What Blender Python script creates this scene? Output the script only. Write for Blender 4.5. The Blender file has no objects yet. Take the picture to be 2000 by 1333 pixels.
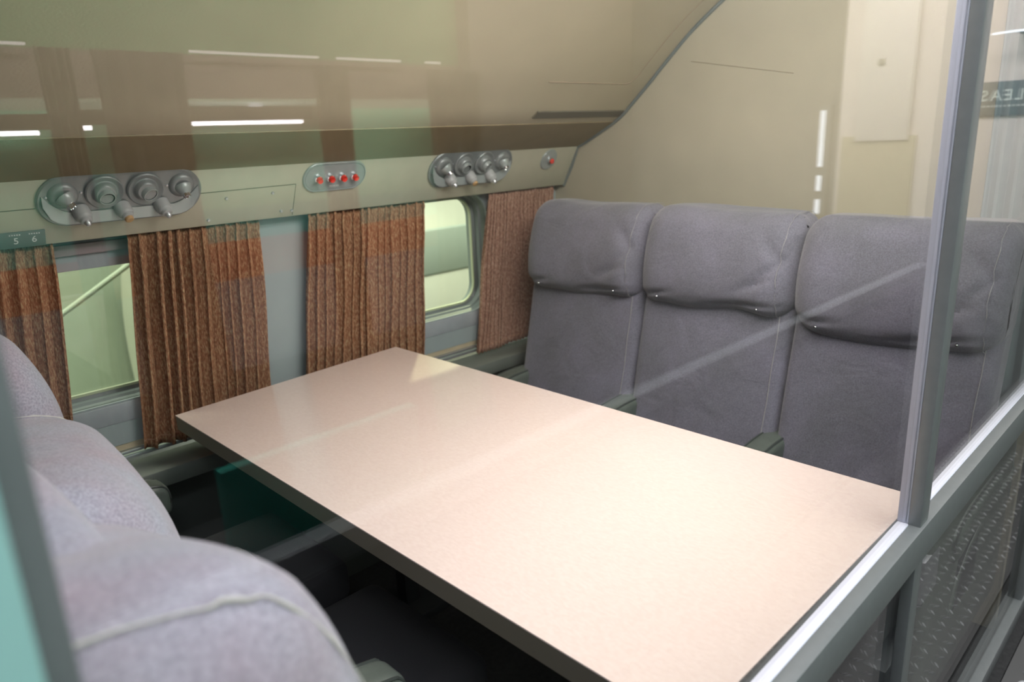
import bpy, bmesh, math, random
from mathutils import Vector, Matrix, noise
random.seed(7)
ZC = 1.36                      # camera height; heights below written as "rel" are relative to it
scene = bpy.context.scene
C = scene.collection

# ------------------------------------------------------------------ camera
cam_d = bpy.data.cameras.new('camera'); cam = bpy.data.objects.new('camera', cam_d); C.objects.link(cam)
R = ((0.70802947, -0.22019717, 0.67097502), (-0.70499052, -0.16520941, 0.68970589), (-0.0410199, -0.96136313, -0.27221005))
cam.matrix_world = Matrix(((R[0][0], -R[0][1], -R[0][2], 0), (R[1][0], -R[1][1], -R[1][2], 0), (R[2][0], -R[2][1], -R[2][2], ZC), (0, 0, 0, 1)))
cam_d.sensor_width = 36; cam_d.lens = 36 * 1421.5 / 2000; cam_d.clip_start = 0.01
cam_d.dof.use_dof = True; cam_d.dof.focus_distance = 1.35; cam_d.dof.aperture_fstop = 25.6 / 7.0
scene.camera = cam

# ------------------------------------------------------------------ world, exposure, lights
w = bpy.data.worlds.new('world'); scene.world = w; w.use_nodes = True
w.node_tree.nodes['Background'].inputs[0].default_value = (0.75, 0.8, 0.85, 1)
w.node_tree.nodes['Background'].inputs[1].default_value = 0.10
scene.view_settings.view_transform = 'Standard'; scene.view_settings.look = 'None'
scene.view_settings.exposure = 0.0; scene.view_settings.gamma = 1

def area(name, loc, target, size, size_y, power, col, spread=180):
    d = bpy.data.lights.new(name, 'AREA'); d.shape = 'RECTANGLE'; d.size = size; d.size_y = size_y
    d.energy = power; d.color = col; d.spread = math.radians(spread)
    o = bpy.data.objects.new(name, d); C.objects.link(o); o.location = loc
    o.rotation_euler = (Vector(target) - Vector(loc)).to_track_quat('-Z', 'Y').to_euler()
    return o
area('cabin_ceiling_lamp', (1.08, 0.55, ZC + 0.56), (1.08, 0.80, 0.7), 0.6, 0.30, 6.5, (1.0, 0.93, 0.92), 130)
area('bulkhead_fill', (0.95, 0.75, ZC + 0.44), (2.1, 0.95, ZC + 0.02), 0.5, 0.2, 5.2, (1.0, 0.96, 0.86))  # unseen fill added to brighten the bulkhead
area('bin_fill', (1.45, 0.36, ZC + 0.42), (1.35, 1.40, ZC + 0.20), 0.9, 0.10, 6.5, (1.0, 0.96, 0.87))  # unseen fill added to lighten the overhead bin
area('aisle_lamp', (0.2, 0.05, ZC + 0.85), (0.3, 0.7, 0.9), 0.8, 0.3, 3.6, (0.84, 0.86, 1.0), 100)
area('aisle_back_fill', (-0.25, -0.30, ZC + 0.95), (0.3, 0.3, ZC - 0.3), 0.5, 0.2, 7.0, (0.94, 0.97, 1.0))  # unseen light added behind the camera to lift the left post
area('opposite_wall_fill', (1.6, -1.25, ZC + 1.1), (1.6, -2.0, ZC - 0.2), 4.0, 0.25, 150.0, (0.95, 1.0, 0.95))  # unseen light added so the banded wall shows in the panes
area('aisle_end_fill', (2.7, -0.35, ZC + 1.1), (3.5, -0.35, ZC + 0.1), 1.4, 0.25, 26.0, (1.0, 0.95, 0.93))  # unseen light added to brighten the mirrored end wall
area('partition_fill', (1.1, -0.42, ZC + 0.75), (1.1, -0.8, ZC - 0.8), 1.0, 0.2, 14.0, (1.0, 1.0, 1.0))  # unseen light added for the teal partition's reflection
area('window_backdrop_fill', (0.9, 2.5, ZC + 1.5), (1.6, 3.6, ZC - 0.3), 3.5, 0.6, 190.0, (0.99, 1.0, 0.9))  # unseen light added to brighten the backdrop outside the windows
sp_d = bpy.data.lights.new('hangar_spot', 'SPOT'); sp_d.energy = 160; sp_d.color = (1.0, 1.0, 0.66); sp_d.spot_size = 0.5; sp_d.shadow_soft_size = 0.03
sp_o = bpy.data.objects.new('hangar_spot', sp_d); C.objects.link(sp_o); sp_o.location = (2.55, 2.95, 2.0)
sp_o.rotation_euler = (Vector((1.25, 1.72, 0.74)) - Vector(sp_o.location)).to_track_quat('-Z', 'Y').to_euler()

# ------------------------------------------------------------------ materials
def nt(name):
    m = bpy.data.materials.new(name); m.use_nodes = True
    return m, m.node_tree, m.node_tree.nodes['Principled BSDF']
def mat(name, col, rough=0.6, metal=0.0, noise_s=0, noise_amt=0.08, bump=0.0, bump_s=60, spec=0.5, coat=0.0, stretch=(1, 1, 1)):
    m, t, b = nt(name)
    b.inputs['Base Color'].default_value = (*col, 1); b.inputs['Roughness'].default_value = rough
    b.inputs['Metallic'].default_value = metal; b.inputs['Specular IOR Level'].default_value = spec
    b.inputs['Coat Weight'].default_value = coat; b.inputs['Coat Roughness'].default_value = 0.12
    tc = t.nodes.new('ShaderNodeTexCoord'); mp = t.nodes.new('ShaderNodeMapping'); mp.inputs['Scale'].default_value = stretch
    t.links.new(tc.outputs['Object'], mp.inputs['Vector'])
    if noise_s:
        n = t.nodes.new('ShaderNodeTexNoise'); n.inputs['Scale'].default_value = noise_s; n.inputs['Detail'].default_value = 4
        t.links.new(mp.outputs[0], n.inputs['Vector'])
        r = t.nodes.new('ShaderNodeMapRange'); r.inputs['To Min'].default_value = 1 - noise_amt; r.inputs['To Max'].default_value = 1 + noise_amt
        r.inputs['From Min'].default_value = 0.3; r.inputs['From Max'].default_value = 0.7
        t.links.new(n.outputs['Fac'], r.inputs['Value'])
        mx = t.nodes.new('ShaderNodeVectorMath'); mx.operation = 'SCALE'; mx.inputs[0].default_value = col
        t.links.new(r.outputs[0], mx.inputs['Scale']); t.links.new(mx.outputs[0], b.inputs['Base Color'])
    if bump:
        n = t.nodes.new('ShaderNodeTexNoise'); n.inputs['Scale'].default_value = bump_s; n.inputs['Detail'].default_value = 3
        t.links.new(mp.outputs[0], n.inputs['Vector'])
        bp = t.nodes.new('ShaderNodeBump'); bp.inputs['Strength'].default_value = bump; bp.inputs['Distance'].default_value = 0.002
        t.links.new(n.outputs['Fac'], bp.inputs['Height']); t.links.new(bp.outputs[0], b.inputs['Normal'])
    return m

def seat_fabric(name, col, lo=None, hi=None):
    m, t, b = nt(name); b.inputs['Roughness'].default_value = 0.95; b.inputs['Specular IOR Level'].default_value = 0.15
    b.inputs['Sheen Weight'].default_value = 0.35; b.inputs['Sheen Roughness'].default_value = 0.5
    tc = t.nodes.new('ShaderNodeTexCoord')
    n = t.nodes.new('ShaderNodeTexNoise'); n.inputs['Scale'].default_value = 7; n.inputs['Detail'].default_value = 5
    n2 = t.nodes.new('ShaderNodeTexNoise'); n2.inputs['Scale'].default_value = 320; n2.inputs['Detail'].default_value = 2
    wv = t.nodes.new('ShaderNodeTexWave'); wv.bands_direction = 'Z'; wv.inputs['Scale'].default_value = 130; wv.inputs['Distortion'].default_value = 1.5
    wv2 = t.nodes.new('ShaderNodeTexWave'); wv2.bands_direction = 'Y'; wv2.inputs['Scale'].default_value = 130; wv2.inputs['Distortion'].default_value = 1.5
    for x in (n, n2, wv, wv2): t.links.new(tc.outputs['Object'], x.inputs['Vector'])
    cr = t.nodes.new('ShaderNodeValToRGB'); e = cr.color_ramp.elements
    e[0].position = 0.3; e[0].color = (col[0] * 0.86, col[1] * 0.87, col[2] * 0.84, 1)
    e[1].position = 0.7; e[1].color = (col[0] * 1.1, col[1] * 1.08, col[2] * 1.12, 1)
    if lo: e[0].color = (*lo, 1); e[1].color = (*hi, 1)
    t.links.new(n.outputs['Fac'], cr.inputs[0])
    mr = t.nodes.new('ShaderNodeMapRange'); mr.inputs['To Min'].default_value = 0.78; mr.inputs['To Max'].default_value = 1.22
    mr.inputs['From Min'].default_value = 0.3; mr.inputs['From Max'].default_value = 0.7
    t.links.new(n2.outputs['Fac'], mr.inputs['Value'])
    sc = t.nodes.new('ShaderNodeVectorMath'); sc.operation = 'SCALE'
    t.links.new(cr.outputs[0], sc.inputs[0]); t.links.new(mr.outputs[0], sc.inputs['Scale']); t.links.new(sc.outputs[0], b.inputs['Base Color'])
    ad = t.nodes.new('ShaderNodeMath'); t.links.new(wv.outputs['Fac'], ad.inputs[0]); t.links.new(wv2.outputs['Fac'], ad.inputs[1])
    bp = t.nodes.new('ShaderNodeBump'); bp.inputs['Strength'].default_value = 0.3; bp.inputs['Distance'].default_value = 0.0015
    t.links.new(n2.outputs['Fac'], bp.inputs['Height'])
    n3 = t.nodes.new('ShaderNodeTexNoise'); n3.inputs['Scale'].default_value = 9; n3.inputs['Detail'].default_value = 3; n3.inputs['Distortion'].default_value = 1.2
    t.links.new(tc.outputs['Object'], n3.inputs['Vector'])
    bp2 = t.nodes.new('ShaderNodeBump'); bp2.inputs['Strength'].default_value = 0.3; bp2.inputs['Distance'].default_value = 0.02
    t.links.new(n3.outputs['Fac'], bp2.inputs['Height']); t.links.new(bp2.outputs[0], bp.inputs['Normal']); t.links.new(bp.outputs[0], b.inputs['Normal'])
    return m

def curtain_mat(name, base, alt):
    m, t, b = nt(name); b.inputs['Roughness'].default_value = 0.95; b.inputs['Specular IOR Level'].default_value = 0.1
    tc = t.nodes.new('ShaderNodeTexCoord')
    mp = t.nodes.new('ShaderNodeMapping'); mp.inputs['Scale'].default_value = (1, 0.6, 0.22)
    t.links.new(tc.outputs['Object'], mp.inputs[0])
    n = t.nodes.new('ShaderNodeTexNoise'); n.inputs['Scale'].default_value = 420; n.inputs['Detail'].default_value = 2
    t.links.new(mp.outputs[0], n.inputs['Vector'])
    cr = t.nodes.new('ShaderNodeValToRGB'); e = cr.color_ramp.elements
    e[0].position = 0.36; e[0].color = (*[c * 0.7 for c in base], 1); e[1].position = 0.68; e[1].color = (*alt, 1)
    k = e.new(0.5); k.color = (*base, 1)
    t.links.new(n.outputs['Fac'], cr.inputs[0])
    v = t.nodes.new('ShaderNodeTexVoronoi'); v.inputs['Scale'].default_value = 110
    mp2 = t.nodes.new('ShaderNodeMapping'); mp2.inputs['Scale'].default_value = (1.6, 0.3, 1.0)
    t.links.new(tc.outputs['Object'], mp2.inputs[0]); t.links.new(mp2.outputs[0], v.inputs['Vector'])
    st = t.nodes.new('ShaderNodeMath'); st.operation = 'LESS_THAN'; st.inputs[1].default_value = 0.2
    t.links.new(v.outputs['Distance'], st.inputs[0])
    mx = t.nodes.new('ShaderNodeMix'); mx.data_type = 'RGBA'; mx.inputs['B'].default_value = (*[c * 0.3 for c in base], 1)
    ml = t.nodes.new('ShaderNodeMath'); ml.operation = 'MULTIPLY'; ml.inputs[1].default_value = 0.55
    t.links.new(st.outputs[0], ml.inputs[0]); t.links.new(ml.outputs[0], mx.inputs[0])
    t.links.new(cr.outputs[0], mx.inputs['A']); t.links.new(mx.outputs['Result'], b.inputs['Base Color'])
    bp = t.nodes.new('ShaderNodeBump'); bp.inputs['Strength'].default_value = 0.4; bp.inputs['Distance'].default_value = 0.002
    t.links.new(n.outputs['Fac'], bp.inputs['Height']); t.links.new(bp.outputs[0], b.inputs['Normal'])
    return m

def glass_mat(name, f0=0.052, tint=(1, 1, 1)):
    m = bpy.data.materials.new(name); m.use_nodes = True; t = m.node_tree; t.nodes.clear()
    out = t.nodes.new('ShaderNodeOutputMaterial'); mix = t.nodes.new('ShaderNodeMixShader')
    tr = t.nodes.new('ShaderNodeBsdfTransparent'); tr.inputs[0].default_value = (*tint, 1)
    gl = t.nodes.new('ShaderNodeBsdfGlossy'); gl.inputs['Roughness'].default_value = 0.0
    g = t.nodes.new('ShaderNodeNewGeometry'); dt = t.nodes.new('ShaderNodeVectorMath'); dt.operation = 'DOT_PRODUCT'
    t.links.new(g.outputs['Incoming'], dt.inputs[0]); t.links.new(g.outputs['Normal'], dt.inputs[1])
    ab = t.nodes.new('ShaderNodeMath'); ab.operation = 'ABSOLUTE'; t.links.new(dt.outputs['Value'], ab.inputs[0])
    su = t.nodes.new('ShaderNodeMath'); su.operation = 'SUBTRACT'; su.inputs[0].default_value = 1; t.links.new(ab.outputs[0], su.inputs[1])
    pw = t.nodes.new('ShaderNodeMath'); pw.operation = 'POWER'; pw.inputs[1].default_value = 5; t.links.new(su.outputs[0], pw.inputs[0])
    ma = t.nodes.new('ShaderNodeMath'); ma.operation = 'MULTIPLY_ADD'; ma.inputs[1].default_value = 1 - f0; ma.inputs[2].default_value = f0
    t.links.new(pw.outputs[0], ma.inputs[0]); t.links.new(ma.outputs[0], mix.inputs[0])
    t.links.new(tr.outputs[0], mix.inputs[1]); t.links.new(gl.outputs[0], mix.inputs[2]); t.links.new(mix.outputs[0], out.inputs[0])
    return m

def emit_mat(name, col, s):
    m = bpy.data.materials.new(name); m.use_nodes = True; t = m.node_tree; t.nodes.clear()
    out = t.nodes.new('ShaderNodeOutputMaterial'); e = t.nodes.new('ShaderNodeEmission')
    e.inputs[0].default_value = (*col, 1); e.inputs[1].default_value = s; t.links.new(e.outputs[0], out.inputs[0])
    return m

def band_mat(name, bands):                     # painted horizontal bands: list of (z_abs_start, colour), rising
    m, t, b = nt(name); b.inputs['Roughness'].default_value = 0.7
    g = t.nodes.new('ShaderNodeNewGeometry'); s = t.nodes.new('ShaderNodeSeparateXYZ'); t.links.new(g.outputs['Position'], s.inputs[0])
    mr = t.nodes.new('ShaderNodeMapRange'); mr.inputs['From Min'].default_value = 0; mr.inputs['From Max'].default_value = 3
    t.links.new(s.outputs['Z'], mr.inputs['Value'])
    cr = t.nodes.new('ShaderNodeValToRGB'); cr.color_ramp.interpolation = 'CONSTANT'; e = cr.color_ramp.elements
    while len(e) > 1: e.remove(e[-1])
    e[0].position = 0; e[0].color = (*bands[0][1], 1)
    for z, c in bands[1:]:
        k = e.new(z / 3); k.color = (*c, 1)
    t.links.new(mr.outputs[0], cr.inputs[0]); t.links.new(cr.outputs[0], b.inputs['Base Color'])
    return m

M = {}
M['vinyl'] = mat('beige_vinyl', (0.50, 0.43, 0.30), 0.55, noise_s=14, noise_amt=0.05, bump=0.25, bump_s=260)
M['bin'] = mat('olive_beige_bin', (0.45, 0.395, 0.285), 0.42, noise_s=5, noise_amt=0.05, bump=0.15, bump_s=200)
M['strip'] = mat('service_strip', (0.50, 0.48, 0.38), 0.5, noise_s=20, noise_amt=0.04, bump=0.1, bump_s=250)
M['bulk'] = mat('bulkhead', (0.49, 0.45, 0.35), 0.6, noise_s=6, noise_amt=0.04, bump=0.2, bump_s=300)
M['wall'] = mat('grey_sidewall', (0.30, 0.35, 0.36), 0.55, noise_s=10, noise_amt=0.04)
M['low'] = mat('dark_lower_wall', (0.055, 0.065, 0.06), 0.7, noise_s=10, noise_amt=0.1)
M['ledge'] = mat('ledge_grey_green', (0.13, 0.145, 0.13), 0.5, noise_s=12, noise_amt=0.08)
M['reveal'] = mat('window_surround', (0.17, 0.20, 0.20), 0.3, spec=0.6)
M['sill'] = mat('sill_grey', (0.33, 0.36, 0.39), 0.35, noise_s=30, noise_amt=0.05)
M['gap'] = mat('dark_gap', (0.03, 0.025, 0.025), 0.8)
M['line'] = mat('seam_line', (0.12, 0.11, 0.08), 0.8)
M['alu'] = mat('brushed_aluminium', (0.62, 0.64, 0.68), 0.35, metal=0.85, noise_s=30, noise_amt=0.04, stretch=(1, 8, 8))
M['psu'] = mat('grey_painted_metal', (0.25, 0.27, 0.275), 0.38, metal=0.3, noise_s=25, noise_amt=0.06)
M['psu_l'] = mat('light_grey_metal', (0.36, 0.40, 0.40), 0.35, metal=0.25, noise_s=25, noise_amt=0.05)
M['noz'] = mat('grey_plastic_nozzle', (0.40, 0.41, 0.42), 0.35)
M['chrome'] = mat('chrome', (0.85, 0.85, 0.9), 0.12, metal=1.0)
M['black'] = mat('black_hole', (0.01, 0.01, 0.012), 0.4)
M['cork'] = mat('tan_plug', (0.52, 0.33, 0.16), 0.7)
M['red'] = mat('red_button', (0.72, 0.035, 0.02), 0.35)
M['white'] = mat('white_lettering', (0.75, 0.78, 0.76), 0.6)
M['plate'] = mat('grey_green_placard', (0.13, 0.165, 0.15), 0.4)
M['seat'] = seat_fabric('grey_knit_seat', (0.175, 0.173, 0.215))
M['seat2'] = seat_fabric('lavender_knit_seat', (0.38, 0.365, 0.45), (0.37, 0.30, 0.36), (0.36, 0.39, 0.47))
M['lint2'] = mat('grey_seam_thread', (0.34, 0.335, 0.34), 0.9)
M['lint'] = mat('pale_seam_thread', (0.62, 0.60, 0.57), 0.9, bump=0.5, bump_s=300)
M['arm'] = mat('grey_green_leather', (0.10, 0.12, 0.105), 0.38, noise_s=30, noise_amt=0.1, bump=0.25, bump_s=120)
M['piping'] = mat('dark_piping', (0.05, 0.06, 0.055), 0.35)
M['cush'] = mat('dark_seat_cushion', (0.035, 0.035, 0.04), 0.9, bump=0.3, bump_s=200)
M['frame_dk'] = mat('dark_seat_frame', (0.04, 0.045, 0.05), 0.5, metal=0.4)
M['curt'] = curtain_mat('rust_tweed_curtain', (0.31, 0.15, 0.085), (0.46, 0.32, 0.19))
M['curt3'] = curtain_mat('rose_tweed_curtain', (0.33, 0.185, 0.135), (0.47, 0.32, 0.24))
M['hem'] = mat('curtain_hem', (0.42, 0.24, 0.15), 0.9)
M['post'] = mat('grey_anodised_frame', (0.16, 0.172, 0.18), 0.4, metal=0.2, noise_s=60, noise_amt=0.04, stretch=(1, 1, 1))
M['bead'] = mat('lit_bead_white', (0.72, 0.73, 0.86), 0.5)  # cabin light on the frame's inner strip, put into a white colour
M['bead_p'] = mat('lit_bead_pale_blue', (0.60, 0.63, 0.78), 0.5)  # the same painted light on the post's inner strip
M['teal'] = mat('teal_side_panel', (0.22, 0.40, 0.385), 0.5)
M['glass'] = glass_mat('clear_acrylic_pane')
M['wglass'] = glass_mat('window_glass', 0.04, (0.95, 0.98, 0.92))
M['floor'] = mat('dark_carpet', (0.02, 0.02, 0.022), 0.95, noise_s=80, noise_amt=0.3)
M['drape'] = mat('grey_blue_drape', (0.30, 0.36, 0.38), 0.9, noise_s=30, noise_amt=0.05)
M['beltmetal'] = mat('belt_metal', (0.4, 0.38, 0.35), 0.35, metal=0.8)
M['belt'] = mat('belt_webbing', (0.12, 0.12, 0.12), 0.8)
M['tube'] = emit_mat('fluorescent_tube', (1.0, 0.95, 1.0), 14.0)
M['tube_dim'] = emit_mat('dim_cove_light', (1.0, 0.95, 0.9), 3.2)
M['tube_v'] = emit_mat('vertical_tube_light', (0.85, 0.92, 1.0), 3.0)
M['shelf'] = mat('pale_shelf', (0.45, 0.52, 0.46), 0.5)
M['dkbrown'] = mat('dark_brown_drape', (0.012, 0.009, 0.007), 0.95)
M['bandwall'] = band_mat('painted_bands', [(0, (0.02, 0.02, 0.02)), (0.46, (0.03, 0.035, 0.035)), (0.55, (0.18, 0.20, 0.235)),
    (ZC - 0.47, (0.38, 0.09, 0.04)), (ZC - 0.335, (0.05, 0.34, 0.28)), (ZC - 0.22, (0.17, 0.50, 0.32)), (ZC + 0.125, (0.28, 0.32, 0.25)),
    (ZC + 0.155, (0.12, 0.085, 0.075)), (ZC + 0.30, (0.05, 0.16, 0.07))])
M['endwall'] = mat('white_end_wall', (0.62, 0.56, 0.54), 0.6)
M['enddoor'] = mat('end_wall_door', (0.66, 0.62, 0.60), 0.5)
M['signblue'] = mat('blue_grey_sign', (0.03, 0.055, 0.075), 0.5)
M['hall'] = mat('hall_dark', (0.10, 0.10, 0.10), 0.8)
M['hangar'] = mat('pale_green_hangar', (0.30, 0.36, 0.27), 0.8, noise_s=1.2, noise_amt=0.12)
M['hull'] = mat('pale_hull', (0.78, 0.81, 0.66), 0.6, noise_s=2, noise_amt=0.06)
M['hullteal'] = mat('teal_hull_band', (0.56, 0.66, 0.56), 0.6)
M['hose'] = mat('dull_green_hose', (0.33, 0.39, 0.29), 0.8)

def table_mat():
    m, t, b = nt('speckled_pink_laminate'); b.inputs['Roughness'].default_value = 0.2
    b.inputs['Specular IOR Level'].default_value = 0.45; b.inputs['Coat Weight'].default_value = 0.6; b.inputs['Coat Roughness'].default_value = 0.08
    tc = t.nodes.new('ShaderNodeTexCoord'); mp = t.nodes.new('ShaderNodeMapping'); mp.inputs['Scale'].default_value = (1, 0.45, 1)
    t.links.new(tc.outputs['Object'], mp.inputs[0])
    n = t.nodes.new('ShaderNodeTexNoise'); n.inputs['Scale'].default_value = 260; n.inputs['Detail'].default_value = 3
    t.links.new(mp.outputs[0], n.inputs['Vector'])
    cr = t.nodes.new('ShaderNodeValToRGB'); e = cr.color_ramp.elements
    e[0].position = 0.32; e[0].color = (0.775, 0.635, 0.58, 1); e[1].position = 0.68; e[1].color = (0.825, 0.695, 0.64, 1)
    t.links.new(n.outputs['Fac'], cr.inputs[0]); t.links.new(cr.outputs[0], b.inputs['Base Color'])
    bp = t.nodes.new('ShaderNodeBump'); bp.inputs['Strength'].default_value = 0.04; bp.inputs['Distance'].default_value = 0.001
    t.links.new(n.outputs['Fac'], bp.inputs['Height']); t.links.new(bp.outputs[0], b.inputs['Normal'])
    return m
M['table'] = table_mat()
M['tedge'] = mat('olive_table_edging', (0.13, 0.12, 0.085), 0.5)

def tread_mat():
    m, t, b = nt('diamond_plate'); b.inputs['Roughness'].default_value = 0.45; b.inputs['Metallic'].default_value = 0.3
    b.inputs['Base Color'].default_value = (0.10, 0.10, 0.105, 1)
    return m
M['tread'] = tread_mat()

# ------------------------------------------------------------------ helpers
def obj(name, bm, m, parent=None, smooth=True):
    me = bpy.data.meshes.new(name); bm.to_mesh(me); bm.free()
    for mm in (m if isinstance(m, (list, tuple)) else [m]): me.materials.append(mm)
    if smooth:
        for p in me.polygons: p.use_smooth = True
        me.set_sharp_from_angle(angle=math.radians(40))
    o = bpy.data.objects.new(name, me); C.objects.link(o)
    if parent: o.parent = parent
    return o
def tag(o, label, cat, group=None):
    o['label'] = label; o['category'] = cat
    if group: o['group'] = group
    return o
def thing(name, label, cat, loc=(0, 0, 0), rotz=0, group=None):
    o = bpy.data.objects.new(name, None); C.objects.link(o); o.location = loc; o.rotation_euler = (0, 0, rotz)
    o.empty_display_size = 0.05
    return tag(o, label, cat, group)
def struct(name, bm, m, parent=None, smooth=True):
    o = obj(name, bm, m, parent, smooth)
    if not parent: o['kind'] = 'structure'
    return o
def bx(bm, lo, hi, mtx=None, bevel=0.0, mi=0):
    g = bmesh.ops.create_cube(bm, size=1)['verts']
    for v in g:
        v.co = Vector([(lo[i] + hi[i]) / 2 + v.co[i] * (hi[i] - lo[i]) for i in range(3)])
    fs = list({f for v in g for f in v.link_faces})
    for f in fs: f.material_index = mi
    if bevel:
        r = bmesh.ops.bevel(bm, geom=list({e for v in g for e in v.link_edges}), offset=bevel, segments=2, affect='EDGES', profile=0.5)
        g = list({v for f in r['faces'] for v in f.verts} | {v for v in g if v.is_valid})
    if mtx is not None:
        for v in g: v.co = mtx @ v.co
    return g
def box(lo, hi, bevel=0.0, mtx=None):
    bm = bmesh.new(); bx(bm, lo, hi, mtx, bevel); return bm
def grid(bm, pts, closed_u=False, closed_v=False):
    vs = [[bm.verts.new(p) for p in row] for row in pts]
    nu, nv = len(vs), len(vs[0])
    for i in range(nu if closed_u else nu - 1):
        for j in range(nv if closed_v else nv - 1):
            try: bm.faces.new((vs[i][j], vs[(i + 1) % nu][j], vs[(i + 1) % nu][(j + 1) % nv], vs[i][(j + 1) % nv]))
            except ValueError: pass
    return vs
def tube(bm, path, r, seg=8, caps=True):
    path = [Vector(p) for p in path]; rows = []
    up0 = Vector((0, 0, 1))
    for i, p in enumerate(path):
        d = (path[min(i + 1, len(path) - 1)] - path[max(i - 1, 0)]).normalized()
        a = d.cross(up0)
        if a.length < 0.1: a = d.cross(Vector((1, 0, 0)))
        a.normalize(); b_ = a.cross(d).normalized()
        rows.append([p + (a * math.cos(2 * math.pi * k / seg) + b_ * math.sin(2 * math.pi * k / seg)) * (r[i] if isinstance(r, (list, tuple)) else r) for k in range(seg)])
    vs = grid(bm, rows, closed_v=True)
    if caps:
        bm.faces.new(vs[0]); bm.faces.new(vs[-1])
    bmesh.ops.recalc_face_normals(bm, faces=bm.faces)
    return bm
def lathe(bm, prof, mtx, seg=28, cap=True):                       # prof: (radius, height) rows, about local z
    rows = [[mtx @ Vector((r * math.cos(2 * math.pi * k / seg), r * math.sin(2 * math.pi * k / seg), h)) for k in range(seg)] for r, h in prof]
    vs = grid(bm, rows, closed_v=True)
    if cap: bm.faces.new(vs[-1])
    bmesh.ops.recalc_face_normals(bm, faces=bm.faces)
    return bm
def rbox(cx, cy, cz, hx, hy, hz, r, n=16, fn=None):     # rounded, densely meshed cushion; fn bends each point
    bm = bmesh.new(); h = (hx, hy, hz)
    for ax in range(3):
        for s in (-1, 1):
            a, b_ = (ax + 1) % 3, (ax + 2) % 3; rows = []
            for i in range(n + 1):
                row = []
                for j in range(n + 1):
                    p = [0, 0, 0]; p[ax] = s * h[ax]; p[a] = h[a] * math.sin((i / n - .5) * math.pi * .999) ; p[b_] = h[b_] * math.sin((j / n - .5) * math.pi * .999)
                    inner = Vector([max(-(h[k] - r), min(h[k] - r, p[k])) for k in range(3)])
                    d = Vector(p) - inner
                    q = inner + d.normalized() * r if d.length > 1e-9 else Vector(p)
                    q = Vector((q.x + cx, q.y + cy, q.z + cz))
                    row.append(fn(q) if fn else q)
                rows.append(row)
            grid(bm, rows)
    bmesh.ops.remove_doubles(bm, verts=bm.verts, dist=0.0008)
    bmesh.ops.recalc_face_normals(bm, faces=bm.faces)
    return bm
def rrect(w, h, r, n=8):                                # rounded rectangle outline, centred
    pts = []
    for cx, cy, a0 in ((w / 2 - r, h / 2 - r, 0), (-w / 2 + r, h / 2 - r, 90), (-w / 2 + r, -h / 2 + r, 180), (w / 2 - r, -h / 2 + r, 270)):
        for k in range(n + 1):
            a = math.radians(a0 + 90 * k / n); pts.append((cx + r * math.cos(a), cy + r * math.sin(a)))
    return pts
def text_bm(s, size, mtx, depth=0.0012, align='CENTER', bold=0.0, space=1.0):
    cu = bpy.data.curves.new('txt', 'FONT'); cu.body = s; cu.size = size; cu.extrude = depth; cu.align_x = align; cu.align_y = 'CENTER'
    cu.offset = bold; cu.space_character = space
    o = bpy.data.objects.new('txt', cu); C.objects.link(o)
    dg = bpy.context.evaluated_depsgraph_get(); dg.update()
    me = bpy.data.meshes.new_from_object(o.evaluated_get(dg))
    bm = bmesh.new(); bm.from_mesh(me)
    bmesh.ops.transform(bm, matrix=mtx, verts=bm.verts)
    bpy.data.objects.remove(o); bpy.data.curves.remove(cu); bpy.data.meshes.remove(me)
    return bm

# ------------------------------------------------------------------ setting: cabin shell
WY = 1.90; XB = 2.10; X0 = -0.55
# floor of the cabin and the aisle
struct('floor', box((X0, -2.05, -0.05), (3.6, 1.95, 0.0)), M['floor'], smooth=False)
# window wall with two rounded openings
WINS = [(0.49, 0.42), (1.53, 0.42)]; WZ0, WZ1 = ZC - 0.59, ZC - 0.185
def wall_loop(cx, wd, grow=0.0):
    return [(cx + px, (WZ0 + WZ1) / 2 + pz) for px, pz in rrect(wd + 2 * grow, WZ1 - WZ0 + 2 * grow, 0.085 + grow)]
bm = bmesh.new(); edges = []
def add_loop(pts, y):
    vs = [bm.verts.new((x, y, z)) for x, z in pts]
    return [bm.edges.new((vs[i], vs[(i + 1) % len(vs)])) for i in range(len(vs))]
edges += add_loop([(X0, ZC - 0.70), (XB, ZC - 0.70), (XB, ZC - 0.165), (X0, ZC - 0.165)], WY)
for cx, wd in WINS: edges += add_loop(wall_loop(cx, wd), WY)
bmesh.ops.triangle_fill(bm, edges=edges, use_beauty=True)
bmesh.ops.recalc_face_normals(bm, faces=bm.faces)
r = bmesh.ops.solidify(bm, geom=bm.faces[:], thickness=0.012)
struct('wall_back', bm, M['wall'], smooth=False)
struct('wall_back', box((X0, 1.88, 0.0), (XB, 1.95, ZC - 0.765)), M['low'], smooth=False).name = 'wall_back_lower'
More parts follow.
